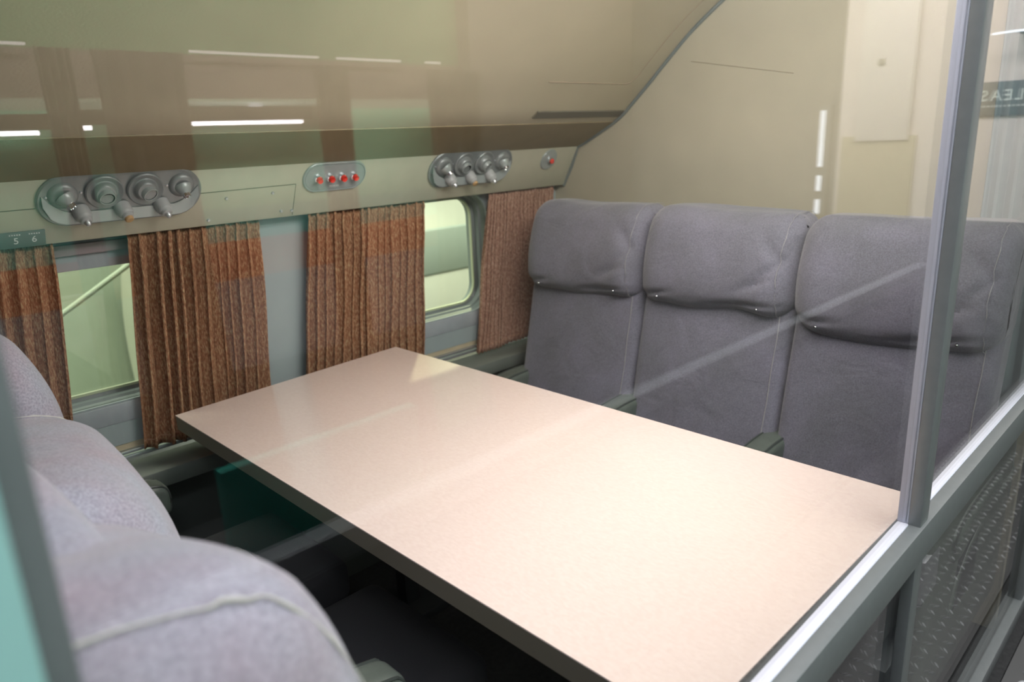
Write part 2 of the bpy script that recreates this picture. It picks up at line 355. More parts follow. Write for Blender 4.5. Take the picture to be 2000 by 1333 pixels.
for i, (cx, wd) in enumerate(WINS):
    lo = wall_loop(cx, wd, 0.0)
    bm = bmesh.new()
    prof = [(0.0, -0.004), (0.0, 0.022), (-0.006, 0.028), (-0.006, 0.05), (-0.014, 0.056), (-0.014, 0.085)]
    grid(bm, [[(x, WY + dy, z) for x, z in wall_loop(cx, wd, g)] for g, dy in prof], closed_v=True)
    bmesh.ops.recalc_face_normals(bm, faces=bm.faces)
    win = bpy.data.objects.new('window_%d' % (i + 1), None); C.objects.link(win); win['kind'] = 'structure'
    obj('window_frame', bm, M['reveal'], win)
    pb = bmesh.new(); l2 = wall_loop(cx, wd, -0.014)
    for y in (1.966, 1.970): pb.faces.new([pb.verts.new((x, y, z)) for x, z in l2])
    obj('window_pane', pb, M['wglass'], win, smooth=False)
    gb = bmesh.new()
    grid(gb, [[(x, y, z) for x, z in wall_loop(cx, wd, g)] for g, y in ((-0.014, 1.955), (-0.021, 1.953), (-0.021, 1.963), (-0.014, 1.963))], closed_v=True)
    bmesh.ops.recalc_face_normals(gb, faces=gb.faces)
    obj('rubber_seal', gb, mat('pale_seal_%d' % i, (0.50, 0.56, 0.38), 0.4), win)
    sb = bmesh.new()
    bx(sb, (cx - wd / 2 - 0.045, WY - 0.014, WZ0 - 0.055), (cx + wd / 2 + 0.045, WY + 0.003, WZ0 - 0.004), None, 0.004)
    obj('window_sill', sb, M['sill'], win)
    if i == 0:
        hb = bmesh.new()
        bx(hb, (cx - wd / 2 + 0.004, WY + 0.012, ZC - 0.262), (cx + wd / 2 - 0.004, WY + 0.020, WZ1 - 0.004), None, 0.001)
        obj('shade', hb, M['sill'], win, smooth=False)
        hb = bmesh.new(); bx(hb, (cx - wd / 2 + 0.01, WY - 0.002, ZC - 0.225), (cx + wd / 2 - 0.01, WY + 0.012, ZC - 0.200), None, 0.002)
        obj('shade_rail', hb, mat('mauve_rail', (0.30, 0.25, 0.27), 0.4), win)
# band under the windows: dark groove, panel, chrome double trim, ledge
struct('trim_1', box((X0, WY - 0.003, ZC - 0.662), (XB, WY + 0.002, ZC - 0.648)), M['gap'], smooth=False)
struct('trim_2', box((X0, WY - 0.010, ZC - 0.717), (XB, WY, ZC - 0.664), 0.002), M['vinyl'])
b_ = bmesh.new(); bx(b_, (X0, WY - 0.020, ZC - 0.726), (XB, WY, ZC - 0.718), None, 0.002); bx(b_, (X0, WY - 0.020, ZC - 0.740), (XB, WY, ZC - 0.731), None, 0.002)
struct('trim_3', b_, M['alu'])
struct('trim_4', box((X0, 1.775, ZC - 0.80), (XB, WY, ZC - 0.752), 0.01), M['ledge'])
# panel joint in the wall between the windows
struct('trim_5', box((0.908, WY - 0.0015, ZC - 0.70), (0.910, WY, ZC - 0.17)), M['gap'], smooth=False)

# overhead: soffit + service strip + bin + ceiling, one profile run along the cabin
T = Vector((0, -0.46374834, 0.88596697)); N = Vector((0, -0.88596697, -0.46374834)); A0 = Vector((0, 1.837, ZC - 0.185))
def on_strip(x, t, n=0.0): return Vector((x, 0, 0)) + A0 + T * t + N * n
top = A0 + T * 0.158
strip_prof = [(1.90, ZC - 0.172), (1.842, ZC - 0.187), (1.837, ZC - 0.184), (top.y, top.z)]
bm = bmesh.new()
xs = [X0 + (XB - X0) * i / 12 for i in range(13)]
pr = strip_prof + [(top.y + 0.02, top.z + 0.02), (1.90, ZC - 0.12)]
grid(bm, [[(x, y, z) for y, z in pr] for x in xs], closed_v=True); bmesh.ops.recalc_face_normals(bm, faces=bm.faces)
strip = struct('trim_6', bm, M['strip'])
bin_prof = [(top.y + 0.006, top.z - 0.003), (1.735, ZC - 0.033), (1.68, ZC - 0.006), (1.606, ZC + 0.031), (1.562, ZC + 0.060), (1.521, ZC + 0.096), (1.46, ZC + 0.150),
            (1.40, ZC + 0.206), (1.31, ZC + 0.286), (1.21, ZC + 0.357), (1.10, ZC + 0.425), (0.95, ZC + 0.50), (0.75, ZC + 0.57), (0.5, ZC + 0.62), (0.25, ZC + 0.64)]
def smooth_prof(p, n=4):
    out = []
    for i in range(len(p) - 1):
        p0, p1, p2, p3 = p[max(i - 1, 0)], p[i], p[i + 1], p[min(i + 2, len(p) - 1)]
        for k in range(n):
            u = k / n
            out.append(tuple(0.5 * (2 * p1[a] + (p2[a] - p0[a]) * u + (2 * p0[a] - 5 * p1[a] + 4 * p2[a] - p3[a]) * u * u + (3 * p1[a] - p0[a] - 3 * p2[a] + p3[a]) * u ** 3) for a in (0, 1)))
    return out + [p[-1]]
bp_ = smooth_prof(bin_prof[2:]); bp_ = bin_prof[:2] + bp_
def bin_at(y):                                         # z of the bin surface at y
    for (y0, z0), (y1, z1) in zip(bp_, bp_[1:]):
        if y1 <= y <= y0: return z0 + (z1 - z0) * (y0 - y) / (y0 - y1)
    return bp_[-1][1]
bm = bmesh.new()
grid(bm, [[(x, y, z) for y, z in bp_] for x in xs])
bmesh.ops.recalc_face_normals(bm, faces=bm.faces); bmesh.ops.solidify(bm, geom=bm.faces[:], thickness=-0.02)
ceil = struct('ceiling', bm, M['bin'])
bm = bmesh.new(); lowp = [(y, z) for y, z in bp_ if y >= 1.605]  # underside of the bin: its shade is put into a darker brown strip
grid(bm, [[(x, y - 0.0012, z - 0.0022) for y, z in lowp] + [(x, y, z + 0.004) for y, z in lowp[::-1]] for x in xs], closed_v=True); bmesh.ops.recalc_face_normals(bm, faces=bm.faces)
struct('bin_underside_shade', bm, mat('brown_underside_shade', (0.235, 0.185, 0.105), 0.55, noise_s=12, noise_amt=0.06, bump=0.2, bump_s=240))
# details on the bin: seam, dark grip slot, raised door edge
def bin_line(name, x0, x1, y, r, m, parent, n=8, off=0.0):
    b2 = bmesh.new(); tube(b2, [(x0 + (x1 - x0) * i / n, y, bin_at(y) - off) for i in range(n + 1)], r, 6); return obj(name, b2, m, parent)
bin_line('seam', X0 + 0.02, XB, 1.612, 0.0022, M['line'], ceil)
b2 = bmesh.new(); ya, yb = 1.578, 1.555
grid(b2, [[(x, ya, bin_at(ya) - 0.004), (x, yb, bin_at(yb) - 0.004), (x, yb, bin_at(yb) + 0.01), (x, ya, bin_at(ya) + 0.01)] for x in (1.66, 2.085)], closed_v=True)
for f in (0, 1): pass
obj('grip_slot', b2, M['line'], ceil, smooth=False)
b2 = bmesh.new(); yd = 1.470
pth = [(1.62 + 0.36 * i / 10, yd, bin_at(yd) - 0.0005) for i in range(11)]
for k in range(1, 7):
    a = k / 6 * math.pi / 2; yy = yd - 0.03 + 0.03 * math.cos(a); pth.append((1.98 + 0.03 * math.sin(a), yy, bin_at(yy) - 0.0005))
for k in range(1, 10):
    yy = yd - 0.03 - 0.03 * k; pth.append((2.01, yy, bin_at(yy) - 0.0005))
tube(b2, pth, 0.0013, 6); obj('door_edge', b2, mat('tan_edge', (0.33, 0.26, 0.19), 0.8), ceil)
# bulkhead to the right, with a moulding following the bin
bulk = struct('wall_right', box((XB, 0.315, 0.0), (XB + 0.03, WY + 0.05, ZC + 1.2)), M['bulk'], smooth=False)
b2 = bmesh.new(); tube(b2, [(XB - 0.005, y, z - 0.004) for y, z in [(1.842, ZC - 0.186), (1.8, ZC - 0.115)] + bp_], 0.006, 8); obj('edge_moulding', b2, M['reveal'], bulk)
b2 = bmesh.new(); tube(b2, [(XB - 0.0002, 1.309 - 0.331 * k / 4, ZC + 0.197 - 0.062 * k / 4) for k in range(5)], 0.0009, 4); obj('panel_joint', b2, mat('faint_joint', (0.30, 0.26, 0.19), 0.8), bulk)
# left end of the cabin, unseen side closed
struct('wall_left', box((X0 - 0.05, 0.32, 0), (X0, 1.95, ZC + 0.9)), M['bulk'], smooth=False)

# ------------------------------------------------------------------ service strip fittings
ROT = Matrix(((1, 0, 0), (0, T.y, N.y), (0, T.z, N.z))).to_4x4()      # local x along cabin, y up the strip, z out of it
def unit_frame(x, t): 
    m = ROT.copy(); m.translation = on_strip(x, t, 0); return m
def racetrack(w, h, n=14):
    return rrect(w, h, h / 2 - 0.0001, n)
def plate(bm, prof, w, h):                               # prof: (inset, height) rows of a racetrack dish
    rows = [[(px, py, hh) for px, py in racetrack(w - 2 * ins, h - 2 * ins)] for ins, hh in prof]
    vs = grid(bm, rows, closed_v=True); bm.faces.new(vs[-1]); bmesh.ops.recalc_face_normals(bm, faces=bm.faces)
    return bm
def child(name, bm, m, parent): return obj(name, bm, m, parent)
def tilt(px, py, h, ax, ay):
    return Matrix.Translation((px, py, h)) @ Matrix.Rotation(ax, 4, 'X') @ Matrix.Rotation(ay, 4, 'Y')
def service_unit(x, t, label, L=0.346):
    th = thing('service_unit', label, 'overhead service unit', group='overhead service units')
    th.matrix_world = unit_frame(x, t)
    b = bmesh.new(); plate(b, [(0, -0.004), (0, 0.004), (0.003, 0.007), (0.006, 0.006), (0.012, 0.0045)], L, 0.124)
    child('backplate', b, M['psu'], th)
    b = bmesh.new()                                       # lower shelf of the plate, light from above put into a paler metal
    rows = []
    for i in range(25):
        u = -1 + 2 * i / 24; xx = u * (L / 2 - 0.010)
        edge = max(abs(xx) - (L / 2 - 0.062), 0); yb = -math.sqrt(max(0.0525 ** 2 - edge ** 2, 0))
        yt = min(-0.0285 + max(abs(u) - 0.62, 0) ** 2 * 0.30, 0.03)
        if yt < yb + 0.0005: yt = yb + 0.0005
        rows.append([(xx, yb, 0.005), (xx, yb, 0.0150), (xx, yt, 0.0075), (xx, yt, 0.005)])
    grid(b, rows, closed_v=True); bmesh.ops.recalc_face_normals(b, faces=b.faces)
    child('lower_shelf', b, M['psu_l'], th)
    s = 0.0835
    for k, (cx, cy) in enumerate(((-1.46 * s, 0.013), (1.5 * s, 0.018))):       # the two reading lamps
        b = bmesh.new(); lathe(b, [(0.030, 0.004), (0.029, 0.008), (0.024, 0.013), (0.020, 0.014)], Matrix.Translation((cx, cy, 0)))
        rl = child('lamp_socket', b, M['psu'], th)
        ay = 0.45 if k == 0 else 0.1
        b = bmesh.new(); lathe(b, [(0.019, 0.0), (0.019, 0.004), (0.0165, 0.010), (0.0135, 0.015), (0.0105, 0.020), (0.008, 0.0202)], tilt(cx, cy, 0.010, 0.62, ay))
        child('lamp_barrel', b, M['psu_l'], rl)
        b = bmesh.new(); lathe(b, [(0.0088, 0.016), (0.009, 0.028), (0.0078, 0.0285), (0.0070, 0.024)], tilt(cx, cy, 0.010, 0.62, ay))
        child('lamp_tip', b, M['chrome'], rl)
    for k, cx in enumerate((-0.5 * s, 0.52 * s)):          # the two round dished outlets
        b = bmesh.new(); lathe(b, [(0.040, 0.004), (0.0395, 0.010), (0.037, 0.0125), (0.033, 0.011), (0.028, 0.0095), (0.0255, 0.011), (0.023, 0.0185), (0.0195, 0.0215), (0.017, 0.0215)], Matrix.Translation((cx, 0.016, 0)))
        ou = child('outlet_dish', b, M['psu'], th)
        b = bmesh.new(); lathe(b, [(0.0185, 0.015), (0.0175, 0.025), (0.0165, 0.0275), (0.0148, 0.0275), (0.0140, 0.018)], tilt(cx, 0.015, 0.0, 0.22 , 0.02 + 0.2 * k), cap=False)
        child('outlet_ring', b, M['psu_l'], ou)
        b = bmesh.new(); lathe(b, [(0.0150, 0.0273), (0.0140, 0.0225), (0.0100, 0.021), (0.003, 0.0205)], tilt(cx, 0.015, 0.0, 0.22 , 0.02 + 0.2 * k))
        child('outlet_bore', b, M['black'], ou)
    for k, cx in enumerate((-1.09 * s, -0.08 * s, 0.94 * s)):  # three air nozzles along the lower edge
        mt = tilt(cx, -0.024, 0.006, 0.38, 0.12)
        b = bmesh.new(); lathe(b, [(0.0175, -0.002), (0.0175, 0.016), (0.0165, 0.019), (0.0165, 0.021), (0.0145, 0.025), (0.0125, 0.026), (0.012, 0.032), (0.0085, 0.034)], mt)
        nz = child('air_nozzle', b, M['noz'], th)
        b = bmesh.new()
        if k == 1: lathe(b, [(0.0092, 0.032), (0.0092, 0.039), (0.0078, 0.0405), (0.003, 0.041)], mt)
        else: lathe(b, [(0.0078, 0.032), (0.0068, 0.038), (0.005, 0.0425), (0.0025, 0.044)], mt)
        cp = child('nozzle_plug' if k == 1 else 'nozzle_tip', b, M['cork'] if k == 1 else M['alu'], nz)
        if k == 1: cp['label'] = 'tan plug in the middle nozzle'
    for cx, cy in ((-1.85 * s, 0.012), (-1.05 * s, 0.018), (-0.86 * s, 0.015), (1.1 * s, 0.02)):
        b = bmesh.new(); lathe(b, [(0.0026, 0.004), (0.0024, 0.0075), (0.001, 0.008)], Matrix.Translation((cx, cy, 0)), 10)
        child('screw', b, M['alu'], th)
    return th
service_unit(0.549, 0.103, 'grey racetrack shaped service unit of lamps and nozzles, above the left window')
service_unit(1.592, 0.104, 'grey racetrack shaped service unit of lamps and nozzles, above the right rounded window', 0.352)

th = thing('call_button_unit', 'grey oval panel with four red buttons, between the two service units', 'call panel'); th.matrix_world = unit_frame(1.09, 0.110)
b = bmesh.new(); plate(b, [(0, -0.003), (0, 0.003), (0.002, 0.005), (0.004, 0.005), (0.0045, 0.003), (0.007, 0.003), (0.0075, 0.0045), (0.012, 0.0045)], 0.196, 0.086); child('backplate', b, M['psu_l'], th)
for k in range(4):
    cx = -0.056 + 0.0375 * k
    b = bmesh.new(); lathe(b, [(0.0125, 0.003), (0.0125, 0.008), (0.011, 0.013), (0.0092, 0.014), (0.009, 0.010)], Matrix.Translation((cx, 0.0, 0)))
    bz = child('bezel', b, M['chrome'], th)
    b = bmesh.new(); lathe(b, [(0.0086, 0.008), (0.0086, 0.017), (0.0076, 0.0225), (0.003, 0.019)], Matrix.Translation((cx, 0.0, 0)))
    child('button', b, M['red'], bz)
b = bmesh.new()
for k in range(6):                                          # the tiny worn legend under the buttons
    c_ = -0.013 + k * 0.0052
    bx(b, (c_ - 0.0018, -0.0295, 0.0045), (c_ - 0.0010, -0.0245, 0.0052)); bx(b, (c_ - 0.0018, -0.0255, 0.0045), (c_ + 0.0016, -0.0247, 0.0052))
    if k % 2: bx(b, (c_ - 0.0018, -0.0293, 0.0045), (c_ + 0.0016, -0.0286, 0.0052))
    else: bx(b, (c_ + 0.0008, -0.0295, 0.0045), (c_ + 0.0016, -0.0245, 0.0052))
child('legend', b, M['white'], th)

th = thing('call_button', 'small round plate with a single red button, near the bulkhead', 'call button'); th.matrix_world = unit_frame(1.955, 0.110)
b = bmesh.new(); lathe(b, [(0.0385, -0.002), (0.0385, 0.002), (0.037, 0.004), (0.03, 0.0045)], Matrix.Translation((0, 0, 0)), 36); child('backplate', b, M['psu_l'], th)
b = bmesh.new(); lathe(b, [(0.013, 0.003), (0.013, 0.008), (0.0115, 0.013), (0.0095, 0.014), (0.009, 0.010)], Matrix.Translation((0.003, 0, 0))); bz = child('bezel', b, M['chrome'], th)
b = bmesh.new(); lathe(b, [(0.0088, 0.008), (0.0088, 0.018), (0.0076, 0.0195), (0.003, 0.02)], Matrix.Translation((0.003, 0, 0))); child('button', b, M['red'], bz)

# seat number placard
th = thing('seat_number_placard', 'grey green placard with seat numbers 5 and 6, at the left edge', 'placard'); th.matrix_world = unit_frame(0.225, 0.017)
b = bmesh.new(); bx(b, (-0.165, -0.0185, -0.002), (0.165, 0.0195, 0.003), None, 0.0008); child('plate', b, M['plate'], th)
child('number', text_bm('5', 0.021, Matrix.Translation((0.110, -0.0015, 0.0032)), 0.0004), M['white'], th)
child('number', text_bm('6', 0.021, Matrix.Translation((0.1435, -0.0005, 0.0032)), 0.0004), M['white'], th)
b = bmesh.new()
for x0 in (0.098, 0.134):
    for k in range(5): bx(b, (x0 + k * 0.0045, 0.0125, 0.003), (x0 + k * 0.0045 + 0.0026, 0.0150, 0.0036))
child('caption', b, M['white'], th)

# access panel joint and screws on the strip
def strip_bar(xa, ta, xb, tb, r=0.0011):
    b = bmesh.new(); tube(b, [on_strip(xa, ta, 0), on_strip(xb, tb, 0)], r, 4); return b
obj('panel_joint', strip_bar(0.722, 0.091, 0.975, 0.095), M['line'], strip)
obj('panel_joint', strip_bar(X0 + 0.02, 0.086, 0.376, 0.088), M['line'], strip)
obj('panel_joint', strip_bar(0.975, 0.095, 0.977, 0.002, 0.0008), M['line'], strip)
for x, t in ((0.788, 0.071), (0.911, 0.075), (0.942, 0.018), (0.746, 0.014), (0.973, 0.016)):
    b = bmesh.new(); lathe(b, [(0.0042, -0.001), (0.0042, 0.002), (0.003, 0.004), (0.001, 0.0045)], unit_frame(x, t), 12); obj('screw', b, M['alu'], strip)

# ------------------------------------------------------------------ curtains
def curtain(label, xt0, xt1, xb0, xb1, z1, z0, pleats, amp, m, seed, y=1.860, group='tweed window curtains', fold=0.24):
    th = thing('curtain', label, 'curtain', ((xb0 + xb1) / 2, y, z0), 0, group)
    off = Vector(th.location); rnd = random.Random(seed)
    NU, NV = pleats * 20, 36; pw = abs(xb1 - xb0) / pleats
    ph = [rnd.uniform(-0.5, 0.5) for _ in range(pleats + 2)]; am = [rnd.uniform(0.6, 1.0) for _ in range(pleats + 2)]
    dr = [rnd.uniform(-1, 1) for _ in range(pleats + 2)]
    front, rows = [], []
    def pos(u, v):
        k = u * pleats; i = int(min(k, pleats - 1)); f = k - i
        a = am[i] * (1 - f) + am[i + 1] * f; p = ph[i] * (1 - f) + ph[i + 1] * f; d = dr[i] * (1 - f) + dr[i + 1] * f
        x = (xt0 + (xt1 - xt0) * u) * (1 - v) + (xb0 + (xb1 - xb0) * u) * v
        th_ = 2 * math.pi * (k + p * 0.5 + 0.06 * d * v)
        x += 0.006 * d * math.sin(v * 2.6) - fold * pw * a * math.sin(2 * th_)
        gather = 0.55 + 0.45 * min(1, v * 5)
        yy = y - amp * a * gather * math.cos(th_) - 0.003 * math.sin(v * 9 + k)
        if v < 0.045: yy -= 0.004 * math.sin(v / 0.045 * math.pi)
        return Vector((x, yy, z1 + (z0 - z1) * v + 0.0035 * math.sin(6 * u + seed) * v)) - off
    bm = bmesh.new(); grid(bm, [[pos(i / NU, j / NV) for j in range(NV + 1)] for i in range(NU + 1)])
    bmesh.ops.recalc_face_normals(bm, faces=bm.faces)
    o = obj('cloth', bm, m, th); sd = o.modifiers.new('thickness', 'SOLIDIFY'); sd.thickness = 0.0014; sd.offset = 0
    hb = bmesh.new(); grid(hb, [[pos(i / NU, vv) + Vector((0, -0.0022, 0)) for vv in (0.955, 0.962)] for i in range(NU + 1)]); 
    obj('hem_stitching', hb, M['hem'], th)
    return th
ZT = ZC - 0.188
curtain('rust tweed curtain at the far left edge, behind the left bench', 0.20, 0.405, 0.16, 0.368, ZT, ZC - 0.60, 6, 0.018, M['curt'], 1)
curtain('wide rust tweed curtain hanging behind the left corner of the table', 0.563, 0.885, 0.512, 0.842, ZT, ZC - 0.722, 11, 0.024, M['curt'], 2)
curtain('rust tweed curtain at the left side of the rounded window, behind the far table corner', 1.032, 1.436, 0.955, 1.385, ZT, ZC - 0.722, 14, 0.022, M['curt'], 3)
curtain('finely pleated rose brown curtain hanging beside the blue grey bench', 1.722, 2.045, 1.632, 2.01, ZT, ZC - 0.738, 20, 0.013, M['curt3'], 4)
# curtain rail under the strip
tag(obj('curtain_rail', box((X0 + 0.02, 1.850, ZC - 0.1875), (XB - 0.005, 1.865, ZC - 0.1795), 0.001), M['frame_dk']), 'dark curtain rail running under the service strip', 'curtain rail')

# ------------------------------------------------------------------ table
tb = thing('table', 'long pink beige laminate table with dark olive edging between the benches', 'table', (0.914, 1.05, 0.0))
tx0, tx1 = 0.566, 1.262
out = [(tx0, 0.333), (tx1, 0.323), (tx1, 1.818), (tx0, 1.762)]
zt = ZC - 0.62
def prism(pts, z0, z1, off):
    b = bmesh.new(); lo = [b.verts.new((x - off.x, y - off.y, z0)) for x, y in pts]; hi = [b.verts.new((x - off.x, y - off.y, z1)) for x, y in pts]
    n = len(pts); b.faces.new(lo[::-1]); b.faces.new(hi)
    for i in range(n): b.faces.new((lo[i], lo[(i + 1) % n], hi[(i + 1) % n], hi[i]))
    return b
loc = Vector(tb.location)
obj('tabletop', prism(out, zt - 0.002, zt, loc), M['table'], tb, smooth=False)
obj('edge_band', prism(out, zt - 0.037, zt - 0.002, loc), M['tedge'], tb, smooth=False)
for ly in (-0.52, 0.55):
    b = bmesh.new(); bx(b, (0.14, ly - 0.025, 0.03), (0.19, ly + 0.025, zt - 0.037), None, 0.005); lg = obj('leg', b, M['frame_dk'], tb)
    b = bmesh.new(); bx(b, (0.05, ly - 0.09, 0.0), (0.28, ly + 0.09, 0.03), None, 0.006); obj('foot', b, M['frame_dk'], lg)

# ------------------------------------------------------------------ triple seats
W1 = 0.463
def wob(p, s, a): return a * (noise.noise(Vector(p) * s) )
def bench(name, label, loc, rotz, fab, seams, recs, tops, ends, hr_d=0.0, order=1, armz=0.0, armx=0.0, dxs=(0, 0, 0)):
    th = thing(name, label, 'triple seat', loc, rotz, 'facing triple benches')
    for i in range(3):
        tr = math.tan(math.radians(recs[i])); top = tops[i]; (zn, xn), (zf, xf) = ends[i]; dx_i = dxs[i]
        cy = (i + 0.5) * W1 - 1.5 * W1
        def bend(q, i=i, cy=cy, tr=tr, dx_i=dx_i):
            x = q.x - (q.z - 0.5) * tr + dx_i * max(0, min(1, (q.z - 0.4) / 0.45))
            puff = 0.012 * math.cos((q.y - cy) / W1 * math.pi) if q.x > -0.04 else 0
            return Vector((x + puff + wob((q.x, q.y * 1.0, q.z + i * 7), 6, 0.004), q.y, q.z))
        bk = obj('backrest', rbox(-0.055, cy, 0.735 + top / 2, 0.055, W1 / 2 - 0.0035, 0.345 + top / 2, 0.028, 20, bend), fab, th)
        # side seam threads of the backrest
        for sy in ((1,) if order < 0 else ()):
            b = bmesh.new(); yy = cy + sy * (W1 / 2 - 0.030)
            tube(b, [bend(Vector((0.0015, yy + 0.001 * math.sin(z_ * 40), z_))) for z_ in [0.42 + 0.04 * k for k in range(14)]], 0.0011, 5); obj('seam', b, M['lint2'] if order < 0 else M['lint'], bk)
        zc = 0.985 + top
        def bend2(q, i=i, cy=cy, zc=zc, tr=tr, zn=zn, xn=xn, zf=zf, xf=xf, dx_i=dx_i):
            dz = (q.z - zc) / 0.135; t = (q.y - cy) / (W1 / 2)
            x = q.x - (q.z - 0.5) * tr + 0.03 * (1 - dz * dz) * (q.x > -0.04)
            a_, b2_ = max(0, (1 - t) / 2) ** 1.2, max(0, (1 + t) / 2) ** 1.2
            zdrop = zn * a_ + zf * b2_; fw = max(0, min(1, (q.x + 0.13) / 0.16))
            x += dx_i - (xn * a_ + xf * b2_) * (0.3 + 0.7 * fw)
            if q.x > -0.02: x += 0.0 - 0.018 * max(0, abs(t) - 0.72) / 0.28
            # gathers near the sides and along the lower hem
            k = 0.0
            if q.x > -0.03:
                for gx, gz, gl, sl in ((0.62, -0.35, 0.22, 0.9), (0.75, -0.05, 0.30, 1.8), (-0.70, -0.75, 0.25, 0.3), (0.45, -0.80, 0.35, 0.15), (0.78, 0.35, 0.3, -2.4)):
                    du = (t - gx) * order; dw = dz - gz
                    d = abs(dw + sl * du) / math.sqrt(1 + sl * sl); al = abs(du * 1 - dw * sl) / math.sqrt(1 + sl * sl)
                    k -= 0.011 * math.exp(-(d / 0.055) ** 2) * math.exp(-(al / gl) ** 2)
            x += k + wob((q.x, q.y, q.z + i * 3.1), 7, 0.008)
            if order < 0 and i == 2: zdrop += 0.030 * max(0, -dz) * (1 - t * t) / max(0.2, (0.35 + 0.65 * fw) * (0.6 + 0.4 * dz))
            if order > 0 and i == 0: zdrop += 0.05 * max(0, -t) ** 3
            zz = q.z + wob((q.x + 5, q.y, q.z), 5, 0.012) - zdrop * (0.35 + 0.65 * fw) * (0.6 + 0.4 * dz)
            if dz < -0.8: zz += 0.010 * t * t * 0 + wob((0, q.y + 3, 0), 8, 0.010)
            return Vector((x, q.y, zz))
        hr = obj('headrest', rbox(-0.045 + hr_d / 2, cy, zc, 0.085 + hr_d / 2, W1 / 2 - 0.001, 0.137, 0.052, 44, bend2), fab, th)
        sides = ((-1,), (1,), ())[i] if order > 0 else (1,)
        for sy in sides:                                     # rolled side seam, a pale thread
            b = bmesh.new(); pts = []
            yy = cy + sy * (W1 / 2 - 0.032)
            hx, cx_ = 0.085 + hr_d / 2, -0.045 + hr_d / 2
            for k in range(31):
                a = math.radians(-62 + 205 * k / 30)
                ca, sa = math.cos(a), math.sin(a)
                px = cx_ + (hx - 0.052) * (1 if ca > 0.0 else -1) * min(1, abs(ca) * 6) + 0.053 * ca
                pz = zc + (0.137 - 0.052) * (1 if sa > 0 else -1) * min(1, abs(sa) * 1.6) + 0.053 * sa
                pts.append(bend2(Vector((px, yy + 0.0015 * math.sin(k * 2.1), pz))))
            tube(b, pts, [seams * (0.5 + 0.9 * abs(math.sin(k * 1.7 + i)) * abs(math.sin(k * 0.6))) for k in range(31)], 5); obj('seam', b, M['lint2'] if order < 0 else M['lint'], hr)
        for sy in (-1, 1):                                   # snap studs near the hem
            p = bend2(Vector((0.036 + hr_d, cy + sy * W1 * 0.33, zc - 0.112)))
            b = bmesh.new(); lathe(b, [(0.0042, -0.002), (0.0042, 0.001), (0.003, 0.003), (0.001, 0.0036)], Matrix.Translation(p) @ Matrix.Rotation(math.pi / 2 + 0.3, 4, 'Y'), 12); obj('snap_stud', b, M['chrome'], hr)
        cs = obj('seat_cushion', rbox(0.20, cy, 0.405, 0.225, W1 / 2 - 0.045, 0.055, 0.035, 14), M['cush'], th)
    for j in range(4):                                       # armrests between and beside the places
        yy = -1.5 * W1 + j * W1
        outer = j in (0, 3)
        hz = 0.022
        def bend3(q): 
            z = q.z - 0.035 * max(0, (q.x - armx) / 0.2) ** 2
            return Vector((q.x, q.y, z))
        ar = obj('armrest', rbox(armx, yy + (0.012 if j == 0 else -0.012 if j == 3 else 0), 0.595 + armz, 0.170, 0.036, 0.040, 0.022, 16, bend3), M['arm'], th)
        for sy in (-1, 1):
            b = bmesh.new(); pts = []
            for k in range(25):
                u = k / 24
                if u < 0.7: p = Vector((armx - 0.15 + 0.30 * u / 0.7, 0, 0.632 + armz))
                else:
                    a = (u - 0.7) / 0.3 * math.pi * 0.75; p = Vector((armx + 0.150 + 0.0165 * math.sin(a), 0, 0.6157 + armz + 0.0165 * math.cos(a) - (u - 0.7) * 0.06))
                p.y = yy + (0.012 if j == 0 else -0.012 if j == 3 else 0) + sy * 0.0275
                pts.append(bend3(p))
            tube(b, pts, 0.0028, 6); obj('piping', b, M['piping'], ar)
        b = bmesh.new(); bx(b, (-0.06, yy - 0.012, 0.33), (0.10, yy + 0.012, 0.565 + armz), None, 0.008); obj('arm_support', b, M['frame_dk'], th)
    b = bmesh.new(); bx(b, (-0.06, -1.5 * W1 + 0.02, 0.30), (0.40, 1.5 * W1 - 0.02, 0.35), None, 0.006)
    obj('seat_frame', b, M['frame_dk'], th)
    for lx in (0.02, 0.34):
        for ly in (-0.45, 0.45):
            b = bmesh.new(); bx(b, (lx - 0.02, ly - 0.02, 0.0), (lx + 0.02, ly + 0.02, 0.30), None, 0.004); obj('leg', b, M['frame_dk'], th)
    return th
Z2 = (0.0, 0.0)
rb = bench('triple_seat', 'blue grey knit covered bench for three, backed by the beige bulkhead', (1.688, 1.022, 0), math.pi, M['seat'], 0.0008,
           (12.5, 12.5, 12.5), (0.02, 0.02, 0.02), (((0.0, 0.0), (0.0, 0.0)),) * 3, order=-1, armz=-0.055)
lb = bench('triple_seat', 'lavender grey knit covered bench for three, seen from behind at lower left', (0.31, 1.022, 0), 0.0, M['seat2'], 0.0013,
           (9, 15, 13), (0.038, -0.10, 0.02), (((0.0, 0.0), (0.15, 0.03)), ((0.0, 0.045), (0.03, -0.01)), ((0.0, 0.0), (0.10, 0.0))), hr_d=0.03, order=1, armx=0.02, dxs=(-0.115, -0.008, -0.05))

